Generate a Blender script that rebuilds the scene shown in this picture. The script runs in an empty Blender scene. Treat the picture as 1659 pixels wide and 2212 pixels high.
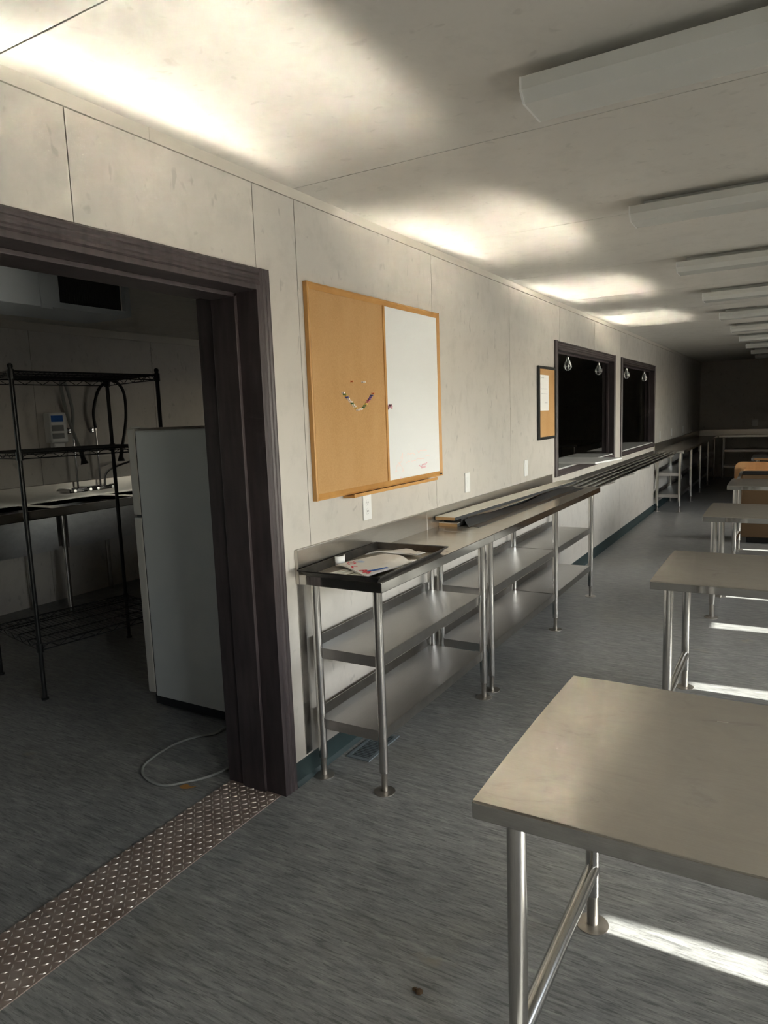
import bpy, bmesh, math, random
from mathutils import Vector, Matrix
random.seed(7)
scene = bpy.context.scene
C = scene.collection

# ------------------------------------------------------------------ camera
F_PX = 1505.08
cam_d = bpy.data.cameras.new('camera')
cam_d.sensor_fit = 'VERTICAL'; cam_d.sensor_height = 36.0
cam_d.lens = F_PX / 2212 * 36.0
cam_d.clip_start = 0.05; cam_d.clip_end = 300
cam = bpy.data.objects.new('camera', cam_d); C.objects.link(cam)
_f = Vector((-0.50322977, 0.85352678, -0.13509936))
_r = Vector((0.8633527, 0.50330712, -0.03611181))
_u = Vector((-0.03717407, 0.13481094, 0.99017377))
cam.matrix_world = Matrix(((_r.x, _u.x, -_f.x, 1.74665), (_r.y, _u.y, -_f.y, 0.0),
                           (_r.z, _u.z, -_f.z, 1.52401), (0, 0, 0, 1)))
scene.camera = cam

# ------------------------------------------------------------------ sky, sun, exposure
SUN_EL = math.radians(36.1); SUN_TAN = 0.065
world = bpy.data.worlds.new('sky'); scene.world = world; world.use_nodes = True
wn = world.node_tree.nodes; wl = world.node_tree.links
bg = wn['Background']
sky = wn.new('ShaderNodeTexSky'); sky.sky_type = 'NISHITA'; sky.sun_disc = False
sky.sun_elevation = SUN_EL; sky.sun_rotation = math.radians(90); sky.altitude = 300
sky.air_density = 1.0; sky.dust_density = 2.5; sky.ozone_density = 1.0
hs = wn.new('ShaderNodeHueSaturation'); hs.inputs['Saturation'].default_value = 0.6
wl.new(sky.outputs[0], hs.inputs['Color']); wl.new(hs.outputs[0], bg.inputs[0]); bg.inputs[1].default_value = 0.62

sun_d = bpy.data.lights.new('sun', 'SUN'); sun_d.energy = 9.6; sun_d.angle = math.radians(0.53)
sun_d.color = (1.0, 0.95, 0.87)
sun = bpy.data.objects.new('sun', sun_d); C.objects.link(sun)
_a = math.atan(SUN_TAN)
sun_dir = Vector((-math.cos(SUN_EL) * math.cos(_a), -math.cos(SUN_EL) * math.sin(_a), -math.sin(SUN_EL)))
sun.rotation_euler = sun_dir.to_track_quat('-Z', 'Y').to_euler()
sun.location = (20, 5, 15)

XW = 4.1                                     # right wall
WIN_Y = [(1.145 + 2.07 * k, 2.20 + 2.07 * k) for k in range(-1, 5)]
WIN_Z = (0.86, 2.14)

def portal(name, loc, rot, sx, sy):
    d = bpy.data.lights.new(name, 'AREA'); d.shape = 'RECTANGLE'; d.size = sx; d.size_y = sy
    d.cycles.is_portal = True
    o = bpy.data.objects.new(name, d); C.objects.link(o); o.location = loc; o.rotation_euler = rot
for (a, b) in WIN_Y:
    portal('window_portal', (XW + 0.14, (a + b) / 2, (WIN_Z[0] + WIN_Z[1]) / 2), (0, math.radians(90), 0), WIN_Z[1] - WIN_Z[0], b - a)
KWIN = (.3, .85, 1.25, 1.8)                  # small window in the kitchen's far wall: y0, y1, z0, z1
portal('window_portal', (-4.06, (KWIN[0] + KWIN[1]) / 2, (KWIN[2] + KWIN[3]) / 2), (0, math.radians(-90), 0), KWIN[3] - KWIN[2], KWIN[1] - KWIN[0])

vs = scene.view_settings
vs.view_transform = 'Standard'; vs.look = 'None'; vs.gamma = 1.0; vs.use_curve_mapping = False
vs.exposure = 1.4
cy = scene.cycles
cy.max_bounces = 8; cy.diffuse_bounces = 5; cy.glossy_bounces = 4; cy.transparent_max_bounces = 12
cy.sample_clamp_indirect = 0.0; cy.use_guiding = False
cy.blur_glossy = 0.05
cy.caustics_reflective = True
cy.use_denoising = True
cy.use_adaptive_sampling = True; cy.adaptive_threshold = 0.03; cy.adaptive_min_samples = 16

# ------------------------------------------------------------------ materials
def mat(name, col=(.5, .5, .5), rough=.5, metal=0.0, spec=.5, **kw):
    m = bpy.data.materials.new(name); m.use_nodes = True
    b = m.node_tree.nodes['Principled BSDF']
    b.inputs['Base Color'].default_value = (*col, 1); b.inputs['Roughness'].default_value = rough
    b.inputs['Metallic'].default_value = metal; b.inputs['Specular IOR Level'].default_value = spec
    for k, v in kw.items(): b.inputs[k].default_value = v
    return m
def nodes(m): return m.node_tree.nodes, m.node_tree.links, m.node_tree.nodes['Principled BSDF']
def noise(m, scale, detail=4, rough=.55, stretch=(1, 1, 1), dist=0.0, coord='pos', off=(0, 0, 0)):
    n, l, b = nodes(m)
    if coord == 'pos': src = n.new('ShaderNodeNewGeometry').outputs['Position']
    else: src = n.new('ShaderNodeTexCoord').outputs['Object']
    mp = n.new('ShaderNodeMapping'); mp.inputs['Scale'].default_value = stretch; mp.inputs['Location'].default_value = off
    l.new(src, mp.inputs[0])
    t = n.new('ShaderNodeTexNoise'); t.inputs['Scale'].default_value = scale; t.inputs['Detail'].default_value = detail
    t.inputs['Roughness'].default_value = rough; t.inputs['Distortion'].default_value = dist
    l.new(mp.outputs[0], t.inputs['Vector'])
    return t.outputs['Fac']
def ramp(m, fac, stops):
    n, l, b = nodes(m); r = n.new('ShaderNodeValToRGB'); cr = r.color_ramp
    while len(cr.elements) < len(stops): cr.elements.new(0.5)
    for e, (p, c) in zip(cr.elements, stops):
        e.position = p; e.color = (*c, 1) if len(c) == 3 else c
    l.new(fac, r.inputs[0]); return r.outputs[0]
def mix(m, fac, a, b_, mode='MIX'):
    n, l, b = nodes(m); x = n.new('ShaderNodeMix'); x.data_type = 'RGBA'; x.blend_type = mode
    for inp, v in ((x.inputs[0], fac), (x.inputs[6], a), (x.inputs[7], b_)):
        if isinstance(v, (int, float)): inp.default_value = v
        elif isinstance(v, tuple): inp.default_value = (*v, 1)
        else: l.new(v, inp)
    return x.outputs[2]
def bump(m, fac, strength=.1, dist=.01):
    n, l, b = nodes(m); k = n.new('ShaderNodeBump'); k.inputs['Strength'].default_value = strength
    k.inputs['Distance'].default_value = dist; l.new(fac, k.inputs['Height']); l.new(k.outputs[0], b.inputs['Normal'])
def setc(m, sock, out): m.node_tree.links.new(out, m.node_tree.nodes['Principled BSDF'].inputs[sock])
def gray(a): return (a, a, a)

def make_panel_mat(name, base, dark, warm, rough, fleck=.7):
    m = mat(name, base, rough, spec=.35)
    big = noise(m, 2.2, 3, .6); mid = noise(m, 9, 4, .65, (1, 1, .8), .3); sp = noise(m, 17, 2, .5, (1, 1.3, .7), .6, off=(3, 5, 1))
    c = ramp(m, big, [(.3, base), (.7, warm)])
    c = mix(m, ramp(m, mid, [(.5, gray(0)), (.75, gray(.55))]), c, dark)
    c = mix(m, ramp(m, sp, [(.655, gray(0)), (.73, gray(fleck))]), c, tuple(x * .62 for x in dark))
    setc(m, 'Base Color', c)
    setc(m, 'Roughness', ramp(m, mid, [(.3, gray(rough - .05)), (.7, gray(rough + .08))]))
    bump(m, mid, .05, .004)
    return m
M = {}
M['wall'] = make_panel_mat('wall_vinyl', (.53, .50, .46), (.43, .405, .37), (.555, .515, .465), .42, .4)
M['ceiling'] = make_panel_mat('ceiling_vinyl', (.66, .64, .6), (.57, .55, .51), (.67, .645, .6), .55, .25)
M['wall_back'] = mat('wall_core', (.22, .2, .18), .8)
M['trim'] = mat('ceiling_trim', (.56, .52, .46), .5)

m = M['floor'] = mat('floor_vinyl', (.1, .11, .115), .4, spec=.4)
st = noise(m, 7, 5, .75, (1.0, 5.5, 1), .35); st2 = noise(m, 20, 4, .75, (.55, 6, 1), .45, off=(4, 2, 0)); big = noise(m, 1.1, 2, .6)
c = ramp(m, st, [(.3, (.165, .168, .168)), (.5, (.25, .252, .248)), (.72, (.39, .388, .37))])
c = mix(m, ramp(m, st2, [(.36, gray(.75)), (.5, gray(0))]), c, (.085, .087, .088))
c = mix(m, ramp(m, st2, [(.62, gray(0)), (.8, gray(.8))]), c, (.52, .51, .47))
c = mix(m, ramp(m, big, [(.55, gray(0)), (.75, gray(.35))]), c, (.21, .195, .15))
sp = noise(m, 4.5, 3, .5, off=(9, 1, 0))
c = mix(m, ramp(m, sp, [(.7, gray(0)), (.78, gray(.6))]), c, (.36, .30, .2))
setc(m, 'Base Color', c); setc(m, 'Roughness', ramp(m, st, [(.3, gray(.3)), (.7, gray(.46))])); bump(m, st, .12, .003)

def steel(name, base=(.58, .57, .55), rough=.3, aniso=.9, tangent=(0, 1, 0), grain=(1, 40, 1), smudge=.06):
    m = mat(name, base, rough, 1.0)
    n, l, b = nodes(m)
    b.inputs['Anisotropic'].default_value = aniso
    t = n.new('ShaderNodeCombineXYZ')
    for i in range(3): t.inputs[i].default_value = tangent[i]
    l.new(t.outputs[0], b.inputs['Tangent'])
    s = noise(m, 3.5, 3, .65, (1, 1, 1), .4)
    setc(m, 'Roughness', ramp(m, s, [(.35, gray(rough)), (.75, gray(rough + smudge))]))
    g = noise(m, 30, 3, .6, grain)
    setc(m, 'Base Color', mix(m, ramp(m, g, [(.3, gray(0)), (.7, gray(1))]), tuple(x * .9 for x in base), tuple(min(1, x * 1.07) for x in base)))
    return m
def brushed(name, base, rough, aniso, tangent, grain, dust=.10):
    """brushed sheet: scatters widely across the grain and little along it"""
    m = bpy.data.materials.new(name); m.use_nodes = True
    n = m.node_tree.nodes; l = m.node_tree.links
    g = n.new('ShaderNodeBsdfAnisotropic'); g.distribution = 'BECKMANN'; g.inputs['Anisotropy'].default_value = aniso
    t = n.new('ShaderNodeCombineXYZ')
    for i in range(3): t.inputs[i].default_value = tangent[i]
    l.new(t.outputs[0], g.inputs['Tangent'])
    s_ = noise(m, 3.5, 3, .65, (1, 1, 1), .4); l.new(ramp(m, s_, [(.35, gray(rough)), (.75, gray(rough * 1.12))]), g.inputs['Roughness'])
    k = noise(m, 30, 2, .6, grain); sm = noise(m, 5, 5, .7, (1, 1.6, 1), 1.0, off=(2, 7, 0))
    c = mix(m, ramp(m, k, [(.3, gray(0)), (.7, gray(1))]), tuple(x * .93 for x in base), tuple(min(1, x * 1.05) for x in base))
    c = mix(m, ramp(m, sm, [(.6, gray(0)), (.8, gray(.5))]), c, tuple(x * .8 for x in base))
    l.new(c, g.inputs['Color']); b = n['Principled BSDF']
    # thin film of dust and scuffs on the metal
    b.inputs['Base Color'].default_value = (.46, .42, .37, 1); b.inputs['Roughness'].default_value = .7
    mx = n.new('ShaderNodeMixShader'); l.new(ramp(m, sm, [(.4, gray(dust)), (.62, gray(dust + .05)), (.8, gray(dust + .24))]), mx.inputs[0])
    l.new(g.outputs[0], mx.inputs[1]); l.new(b.outputs[0], mx.inputs[2]); l.new(mx.outputs[0], n['Material Output'].inputs[0])
    return m
M['steel_top'] = brushed('steel_table_top', (.72, .685, .63), .155, .72, (1, 0, 0), (.6, 60, 1), .15)
M['steel_counter'] = brushed('steel_counter_top', (.78, .75, .70), .24, .45, (1, .03, .1), (60, .6, 1), .22)
M['steel_splash'] = brushed('steel_splash', (.62, .59, .55), .3, .35, (.05, .1, 1), (1, .6, 60))
M['steel_edge'] = steel('steel_edge', (.58, .565, .54), .11, .3, (.1, .1, 1), (1, 1, 60), .05)
M['steel_apron'] = steel('steel_apron', (.56, .545, .52), .055, 0, (.1, .1, 1), (1, 1, 60), .02)
M['steel_shelf'] = steel('steel_shelf', (.52, .505, .49), .3, .8, (1, .1, .15), (60, .6, 1))
M['steel_tube'] = steel('steel_tube', (.6, .58, .55), .2, .4, (1, 0, 0), (40, 40, 1), .05)
M['steel_foot'] = steel('steel_foot', (.5, .47, .43), .35, 0, (1, 0, 0), (20, 20, 20), .1)
M['chrome'] = mat('chrome', (.75, .76, .78), .08, 1.0)
M['dark_metal'] = mat('black_coated_wire', (.012, .013, .013), .4)

m = M['brown'] = mat('dark_brown_wood', (.05, .035, .035), .38, spec=.45)
g = noise(m, 8, 6, .6, (8, 1, 1), .2); g2 = noise(m, 40, 3, .5, (1, 1, .15))
setc(m, 'Base Color', ramp(m, g2, [(.3, (.042, .033, .035)), (.7, (.066, .051, .053))])); bump(m, g2, .1, .002)
M['cove'] = mat('green_black_rubber', (.022, .04, .042), .45)
m = M['oak'] = mat('oak_frame', (.52, .27, .075), .42)
g = noise(m, 18, 5, .6, (1, .5, .5), .5)
setc(m, 'Base Color', ramp(m, g, [(.3, (.46, .225, .06)), (.7, (.58, .31, .095))]))
m = M['cork'] = mat('cork', (.5, .29, .105), .85, spec=.15)
g = noise(m, 160, 4, .7); g2 = noise(m, 3, 3, .5, (1, 2, .6))
setc(m, 'Base Color', mix(m, ramp(m, g2, [(.35, gray(0)), (.65, gray(.5))]), ramp(m, g, [(.3, (.42, .235, .095)), (.7, (.52, .31, .135))]), (.56, .345, .165)))
bump(m, g, .25, .002)
M['whiteboard'] = mat('whiteboard', (.78, .79, .79), .22)
M['marker_pink'] = mat('faded_pink_marker', (.8, .42, .50), .5)
M['marker_red'] = mat('faded_red_marker', (.80, .62, .59), .5)
M['black'] = mat('black_plastic', (.012, .012, .012), .4)
M['black_paint'] = mat('black_frame', (.015, .017, .017), .35)
M['paper'] = mat('white_paper', (.82, .81, .80), .8, spec=.1)
M['paper_ink'] = mat('grey_print', (.5, .5, .52), .8, spec=.1)
M['plastic_white'] = mat('white_plastic', (.80, .80, .79), .35)
M['slot'] = mat('dark_slot', (.03, .03, .03), .6)
m = M['tray'] = mat('dark_baking_tray', (.045, .043, .042), .38, .6)
g = noise(m, 14, 5, .6); setc(m, 'Base Color', ramp(m, g, [(.3, (.03, .029, .029)), (.7, (.075, .068, .06))]))
m = M['tray_floor'] = mat('worn_tray_floor', (.3, .27, .22), .35, .7)
g = noise(m, 9, 6, .65); setc(m, 'Base Color', ramp(m, g, [(.3, (.2, .18, .15)), (.7, (.42, .38, .31))]))
m = M['bag'] = mat('white_bag_paper', (.8, .77, .72), .75, spec=.15)
g = noise(m, 14, 4, .6); bump(m, g, .3, .01)
M['red_ink'] = mat('red_print', (.7, .05, .08), .7); M['blue_ink'] = mat('blue_print', (.02, .13, .5), .7); M['pale_blue_ink'] = mat('pale_blue_print', (.5, .6, .78), .7)
m = M['laminate'] = mat('cream_laminate', (.72, .68, .58), .35)
g = noise(m, 60, 4, .6); setc(m, 'Base Color', ramp(m, g, [(.35, (.66, .62, .52)), (.65, (.76, .72, .62))]))
M['particle'] = mat('particle_board_edge', (.45, .27, .12), .8)
M['dark_lam'] = mat('dark_grey_laminate', (.03, .032, .036), .35)
M['smoke'] = mat('grey_metal_strip', (.16, .15, .15), .3, .8)
M['fridge'] = mat('fridge_enamel', (.55, .57, .56), .35)
M['fridge_edge'] = mat('fridge_door_trim', (.52, .5, .45), .4)
m = M['tread'] = mat('worn_tread_plate', (.33, .28, .25), .5, .3)
g = noise(m, 7, 6, .65); setc(m, 'Base Color', ramp(m, g, [(.3, (.27, .20, .165)), (.55, (.34, .27, .235)), (.75, (.42, .36, .32))]))
M['tread_nub'] = mat('glint_tread_relief', (.62, .56, .51), .4, .8)  # paler than the plate: grazing window glint put into the relief colour
M['cord'] = mat('grey_cord', (.32, .33, .31), .5)
M['leaf'] = mat('dry_leaf', (.5, .25, .07), .8); M['dirt'] = mat('dirt_crumb', (.1, .06, .03), .9)
M['housing'] = mat('lamp_housing', (.72, .73, .71), .4)
m = M['lens'] = bpy.data.materials.new('acrylic_lens'); m.use_nodes = True
n = m.node_tree.nodes; l = m.node_tree.links; b = n['Principled BSDF']
b.inputs['Base Color'].default_value = (.86, .86, .83, 1); b.inputs['Roughness'].default_value = .25
tr = n.new('ShaderNodeBsdfTransparent'); tr.inputs[0].default_value = (.9, .92, .9, 1)
mx = n.new('ShaderNodeMixShader'); mx.inputs[0].default_value = .68
l.new(tr.outputs[0], mx.inputs[1]); l.new(b.outputs[0], mx.inputs[2]); l.new(mx.outputs[0], n['Material Output'].inputs[0])
M['tube'] = mat('lamp_tube', (.85, .86, .85), .3)
m = M['glass'] = bpy.data.materials.new('window_glass'); m.use_nodes = True
n = m.node_tree.nodes; l = m.node_tree.links; n.remove(n['Principled BSDF'])
tr = n.new('ShaderNodeBsdfTransparent'); tr.inputs[0].default_value = (.93, .95, .94, 1)
gl = n.new('ShaderNodeBsdfGlossy'); gl.inputs['Roughness'].default_value = .02
lw = n.new('ShaderNodeLayerWeight'); lw.inputs[0].default_value = .25
mx = n.new('ShaderNodeMixShader'); l.new(lw.outputs['Fresnel'], mx.inputs[0]); l.new(tr.outputs[0], mx.inputs[1]); l.new(gl.outputs[0], mx.inputs[2])
l.new(mx.outputs[0], n['Material Output'].inputs[0])
m = M['orange'] = mat('orange_beech_laminate', (.5, .22, .06), .4)
g = noise(m, 20, 4, .6, (1, 1, .1)); setc(m, 'Base Color', ramp(m, g, [(.3, (.52, .27, .11)), (.7, (.62, .34, .15))]))
M['brown_panel'] = mat('brown_laminate', (.13, .075, .032), .45)
M['grey_lam'] = mat('grey_laminate_sill', (.55, .55, .54), .4)
M['white_sheet'] = mat('white_melamine', (.9, .9, .89), .4)
M['wire'] = mat('galvanised_wire', (.7, .72, .72), .25, 1.0)
M['clear'] = mat('bulb_glass', (.2, .21, .21), .08)
M['duct'] = mat('painted_duct', (.5, .53, .55), .5)
M['register'] = mat('painted_register', (.17, .2, .22), .4)
M['grille_dark'] = mat('grille_shadow', (.05, .05, .048), .7)
m = M['ground'] = mat('outside_gravel', (.34, .32, .28), .9)
g = noise(m, 3, 6, .6); setc(m, 'Base Color', ramp(m, g, [(.3, (.28, .265, .23)), (.7, (.4, .375, .33))]))
PIN = {'white': mat('white_pin', (.85, .78, .72), .3), 'yellow': mat('yellow_pin', (.75, .55, .12), .3), 'green': mat('green_pin', (.02, .16, .05), .3),
       'blue': mat('blue_pin', (.04, .06, .25), .3), 'purple': mat('purple_pin', (.13, .06, .3), .3), 'pink': mat('pink_pin', (.55, .1, .2), .3),
       'orange': mat('orange_pin', (.7, .18, .05), .3)}

# ------------------------------------------------------------------ mesh helpers
class MB:
    def __init__(s): s.v = []; s.f = []
    def add(s, vs, fs):
        o = len(s.v); s.v += [tuple(v) for v in vs]; s.f += [tuple(i + o for i in f) for f in fs]; return s
    def box(s, x0, x1, y0, y1, z0, z1):
        return s.add([(x, y, z) for x in (x0, x1) for y in (y0, y1) for z in (z0, z1)],
                     [(0, 1, 3, 2), (4, 6, 7, 5), (0, 4, 5, 1), (2, 3, 7, 6), (0, 2, 6, 4), (1, 5, 7, 3)])
    def tube(s, pts, r, n=12, cap=True):
        pts = [Vector(p) for p in pts]; rs = r if isinstance(r, (list, tuple)) else [r] * len(pts)
        rings = []; prev = None
        for i, p in enumerate(pts):
            d = (pts[min(i + 1, len(pts) - 1)] - pts[max(i - 1, 0)]).normalized()
            if prev is None:
                a = d.orthogonal().normalized() if abs(d.z) < .99 else Vector((1, 0, 0))
            else:
                a = (prev - d * prev.dot(d))
                a = a.normalized() if a.length > 1e-6 else d.orthogonal().normalized()
            prev = a; b_ = d.cross(a)
            rings.append([p + (a * math.cos(2 * math.pi * k / n) + b_ * math.sin(2 * math.pi * k / n)) * rs[i] for k in range(n)])
        vs = [v for ring in rings for v in ring]; fs = []
        for i in range(len(rings) - 1):
            for k in range(n):
                fs.append((i * n + k, i * n + (k + 1) % n, (i + 1) * n + (k + 1) % n, (i + 1) * n + k))
        if cap:
            fs.append(tuple(reversed(range(n)))); fs.append(tuple(range((len(rings) - 1) * n, len(rings) * n)))
        return s.add(vs, fs)
    def lathe(s, prof, c=(0, 0, 0), n=20):
        vs = []; fs = []
        for (r, z) in prof:
            for k in range(n):
                a = 2 * math.pi * k / n; vs.append((c[0] + r * math.cos(a), c[1] + r * math.sin(a), c[2] + z))
        for i in range(len(prof) - 1):
            for k in range(n): fs.append((i * n + k, i * n + (k + 1) % n, (i + 1) * n + (k + 1) % n, (i + 1) * n + k))
        fs.append(tuple(reversed(range(n)))); fs.append(tuple(range((len(prof) - 1) * n, len(prof) * n)))
        return s.add(vs, fs)
    def prism(s, poly, axis, a, b_):
        # poly: list of 2D points in the remaining axes (order x,y,z without axis)
        def P(q, t):
            if axis == 'x': return (t, q[0], q[1])
            if axis == 'y': return (q[0], t, q[1])
            return (q[0], q[1], t)
        n = len(poly)
        vs = [P(q, a) for q in poly] + [P(q, b_) for q in poly]
        fs = [tuple(range(n)), tuple(reversed(range(n, 2 * n)))] + [(i, i + n, (i + 1) % n + n, (i + 1) % n) for i in range(n)]
        return s.add(vs, fs)
    def xf(s, mtx):
        s.v = [tuple(mtx @ Vector(v)) for v in s.v]; return s
    def mesh(s, name, material, smooth=False, bev=0, seg=2):
        me = bpy.data.meshes.new(name); me.from_pydata(s.v, [], s.f)
        bm = bmesh.new(); bm.from_mesh(me); bmesh.ops.recalc_face_normals(bm, faces=bm.faces)
        if bev: bmesh.ops.bevel(bm, geom=[e for e in bm.edges if len(e.link_faces) == 2 and e.calc_face_angle(0) > .5], offset=bev, segments=seg, affect='EDGES', profile=.6, clamp_overlap=True)
        bm.to_mesh(me); bm.free()
        if smooth:
            for p in me.polygons: p.use_smooth = True
            try: me.set_sharp_from_angle(angle=math.radians(40))
            except Exception: pass
        for mm in (material if isinstance(material, list) else [material]): me.materials.append(M[mm] if isinstance(mm, str) else mm)
        return me
    def build(s, name, material, parent=None, smooth=False, bev=0, seg=2):
        o = bpy.data.objects.new(name, s.mesh(name, material, smooth, bev, seg)); C.objects.link(o)
        if parent is not None:
            o.parent = parent; o.matrix_parent_inverse = Matrix.Translation(-parent_world(parent))
        return o
def parent_world(o):
    # parts are built in world coordinates, so a part's own frame is the world's
    return Vector((0, 0, 0)) if o.parent else Vector(o.location)
def tag(o, label=None, cat=None, group=None, kind=None):
    if label: o['label'] = label
    if cat: o['category'] = cat
    if group: o['group'] = group
    if kind: o['kind'] = kind
    return o
def thing(name, loc, label, cat, group=None):
    o = bpy.data.objects.new(name, None); o.empty_display_size = .1; C.objects.link(o); o.location = loc
    return tag(o, label, cat, group)
def copy_tree(o, parent=None):
    c = o.copy(); C.objects.link(c)
    if parent is not None: c.parent = parent; c.matrix_parent_inverse = o.matrix_parent_inverse.copy()
    for ch in list(o.children): copy_tree(ch, c)
    return c
def struct(o, label=None):
    o['kind'] = 'structure'
    if label: o['label'] = label
    return o
def cells(rect, holes):
    """rectangle (a0,a1,b0,b1) minus holes -> list of rectangles (full-height columns where possible)"""
    a0, a1, b0, b1 = rect
    xs = sorted({a0, a1} | {min(max(h[0], a0), a1) for h in holes} | {min(max(h[1], a0), a1) for h in holes})
    out = []
    for i in range(len(xs) - 1):
        if xs[i + 1] - xs[i] < 1e-5: continue
        mid = (xs[i] + xs[i + 1]) / 2; segs = [(b0, b1)]
        for h in holes:
            if h[0] < mid < h[1]:
                ns = []
                for (p, q) in segs:
                    if h[2] > p: ns.append((p, min(q, h[2])))
                    if h[3] < q: ns.append((max(p, h[3]), q))
                segs = [x for x in ns if x[1] - x[0] > 1e-5]
        for (p, q) in segs: out.append((xs[i], xs[i + 1], p, q))
    return out

# ------------------------------------------------------------------ setting
H = 2.43; Y0, Y1 = -2.4, 16.4; KX = -3.9; KY0 = -1.6; WT = 0.28
DOOR = (0.20, 2.09, -1, 2.025)
W1 = (5.905, 8.075, 1.015, 2.05); W2 = (8.505, 10.665, 1.015, 2.05)
holes = [DOOR, W1, W2]

fl = MB().box(KX, XW, Y0, Y1, -.1, 0).build('floor', 'floor'); struct(fl, 'dark grey streaked vinyl floor')
ce = MB().box(KX - .1, XW + .1, Y0 - .1, Y1 + .1, H + .012, H + .12).build('ceiling', 'wall_back'); struct(ce, 'pale vinyl panel ceiling with thin seams')
seam = [2.343 + 1.22 * k for k in range(-4, 13)]
ys = [Y0] + [s for s in seam if Y0 + .1 < s < Y1 - .1] + [Y1]
for i in range(len(ys) - 1):
    MB().box(0, XW, ys[i] + .0022, ys[i + 1] - .0022, H, H + .0125).build('ceiling_panel', 'ceiling', ce)
for i in range(len(ys) - 1):
    if ys[i + 1] > KY0:
        MB().box(KX, -WT, max(KY0, ys[i] + .0022 + .35), ys[i + 1] - .0022 + .35 if ys[i + 1] < Y1 else Y1, H, H + .0125).build('ceiling_panel', 'ceiling', ce)

# wall between dining room and kitchen
mb = MB()
HW = .10; HY = (5.30, 11.25)                 # the wall is a single leaf around the hatches
for (a, b, p, q) in cells((Y0, HY[0], 0, H), holes) + cells((HY[1], Y1, 0, H), holes): mb.box(-WT + .008, -.006, a, b, p, q)
for (a, b, p, q) in cells((HY[0], HY[1], 0, H), holes): mb.box(-HW + .008, -.006, a, b, p, q)
wl_ = mb.build('wall_left', 'wall_back'); struct(wl_, 'grey concrete look vinyl panel wall')
seams_l = [Y0, -1.114, .106, 1.326, 2.093, 2.343] + [2.343 + 1.22 * k for k in range(1, 12)] + [Y1]
BT = .1; TT = 2.392
hp = [(DOOR[0] - .03, DOOR[1] + .03, -1, 2.06), (W1[0] - .03, W1[1] + .03, W1[2] - .03, W1[3] + .03), (W2[0] - .03, W2[1] + .03, W2[2] - .03, W2[3] + .03)]
for i in range(len(seams_l) - 1):
    a, b = seams_l[i] + .0018, seams_l[i + 1] - .0018
    mb = MB()
    for (p, q, r, s) in cells((a, b, 0, TT - .002), hp): mb.box(-.0065, 0, p, q, r, s)
    mb.build('wall_panel', 'wall', wl_)
    mb = MB()
    for (p, q, r, s) in cells((a, b, 0, H), [hp[0], (HY[0] - .01, HY[1] + .01, -1, 9)]): mb.box(-WT, -WT + .0085, p, q, r, s)
    a, b = max(a, HY[0]), min(b, HY[1])
    if b > a:
        for (p, q, r, s) in cells((a, b, 0, H), hp): mb.box(-HW, -HW + .0085, p, q, r, s)
    if mb.v: mb.build('wall_panel', 'wall', wl_)
ts = [Y0, 1.62, 4.06, 6.5, 8.94, 11.38, 13.82, Y1]
for i in range(len(ts) - 1):
    MB().box(-.0065, .004, ts[i] + .0007, ts[i + 1] - .0007, TT, H).build('top_strip', 'trim', wl_)

def casing(name, y0, y1, z0, z1, w, bottom, parent_label, D=.28, stop=(-.205, -.085)):
    """dark brown wood lining and casing around an opening of the left wall"""
    t = bpy.data.objects.new(name, None); C.objects.link(t); t.location = (0, (y0 + y1) / 2, 0)
    tag(t, parent_label, None, None, 'structure')
    zb = z0 if bottom else 0
    def prof(u0, u1):  # fluted face across the board width: list of (u, x)
        P = []; k = 9
        for i in range(k + 1):
            u = u0 + (u1 - u0) * i / k
            P.append((u, .0165 - (.0035 if i in (3, 6) else 0) - (.006 if i in (0, k) else 0)))
        return P
    for side in (0, 1):
        if side == 0: u0, u1 = y0 - w, y0
        else: u0, u1 = y1, y1 + w
        MB().prism([(x, u) for (u, x) in prof(u0, u1)] + [(0.0003, u1), (0.0003, u0)], 'z', zb - (w if bottom else 0), z1 + w).build('casing_board', 'brown', t)
        MB().box(-D - .016, -D - .0003, u0, u1, zb - (w if bottom else 0), z1 + w).build('casing_board', 'brown', t)
        s = 1 if side == 0 else -1; yy = y0 if side == 0 else y1
        a, b = sorted((yy - s * .001, yy + s * .018))
        MB().box(-D - .016, .014, a, b, zb, z1).build('jamb_board', 'brown', t, bev=.002)
        a, b = sorted((yy + s * .018, yy + s * .034))
        MB().box(stop[0], stop[1], a, b, zb + (.018 if bottom else 0), z1 - .018).build('stop_strip', 'brown', t, bev=.003)
    MB().prism([(x, u) for (u, x) in prof(z1, z1 + w)] + [(0.0003, z1 + w), (0.0003, z1)], 'y', y0, y1).build('casing_board', 'brown', t)
    MB().box(-D - .016, -D - .0003, y0, y1, z1, z1 + w).build('casing_board', 'brown', t)
    MB().box(-D - .016, .014, y0 + .018, y1 - .018, z1 - .018, z1 + .001).build('head_board', 'brown', t, bev=.002)
    MB().box(stop[0], stop[1], y0 + .018, y1 - .018, z1 - .034, z1 - .018).build('stop_strip', 'brown', t, bev=.003)
    if bottom:
        MB().prism([(x, u) for (u, x) in prof(z0 - w, z0)] + [(0.0003, z0), (0.0003, z0 - w)], 'y', y0, y1).build('casing_board', 'brown', t)
        MB().box(-D - .30, .0, y0 + .018, y1 - .018, z0 - .02, z0 + .012).build('sill_board', 'grey_lam', t, bev=.002)
    return t
casing('door_1', DOOR[0], DOOR[1], 0, DOOR[3], .062, False, 'wide doorway framed in dark brown wood leading to the kitchen')
casing('window_1', W1[0], W1[1], W1[2], W1[3], .056, True, 'nearer serving hatch framed in dark brown wood', .10, (-.07, -.045))
casing('window_2', W2[0], W2[1], W2[2], W2[3], .056, True, 'farther serving hatch framed in dark brown wood', .10, (-.07, -.045))

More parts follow.
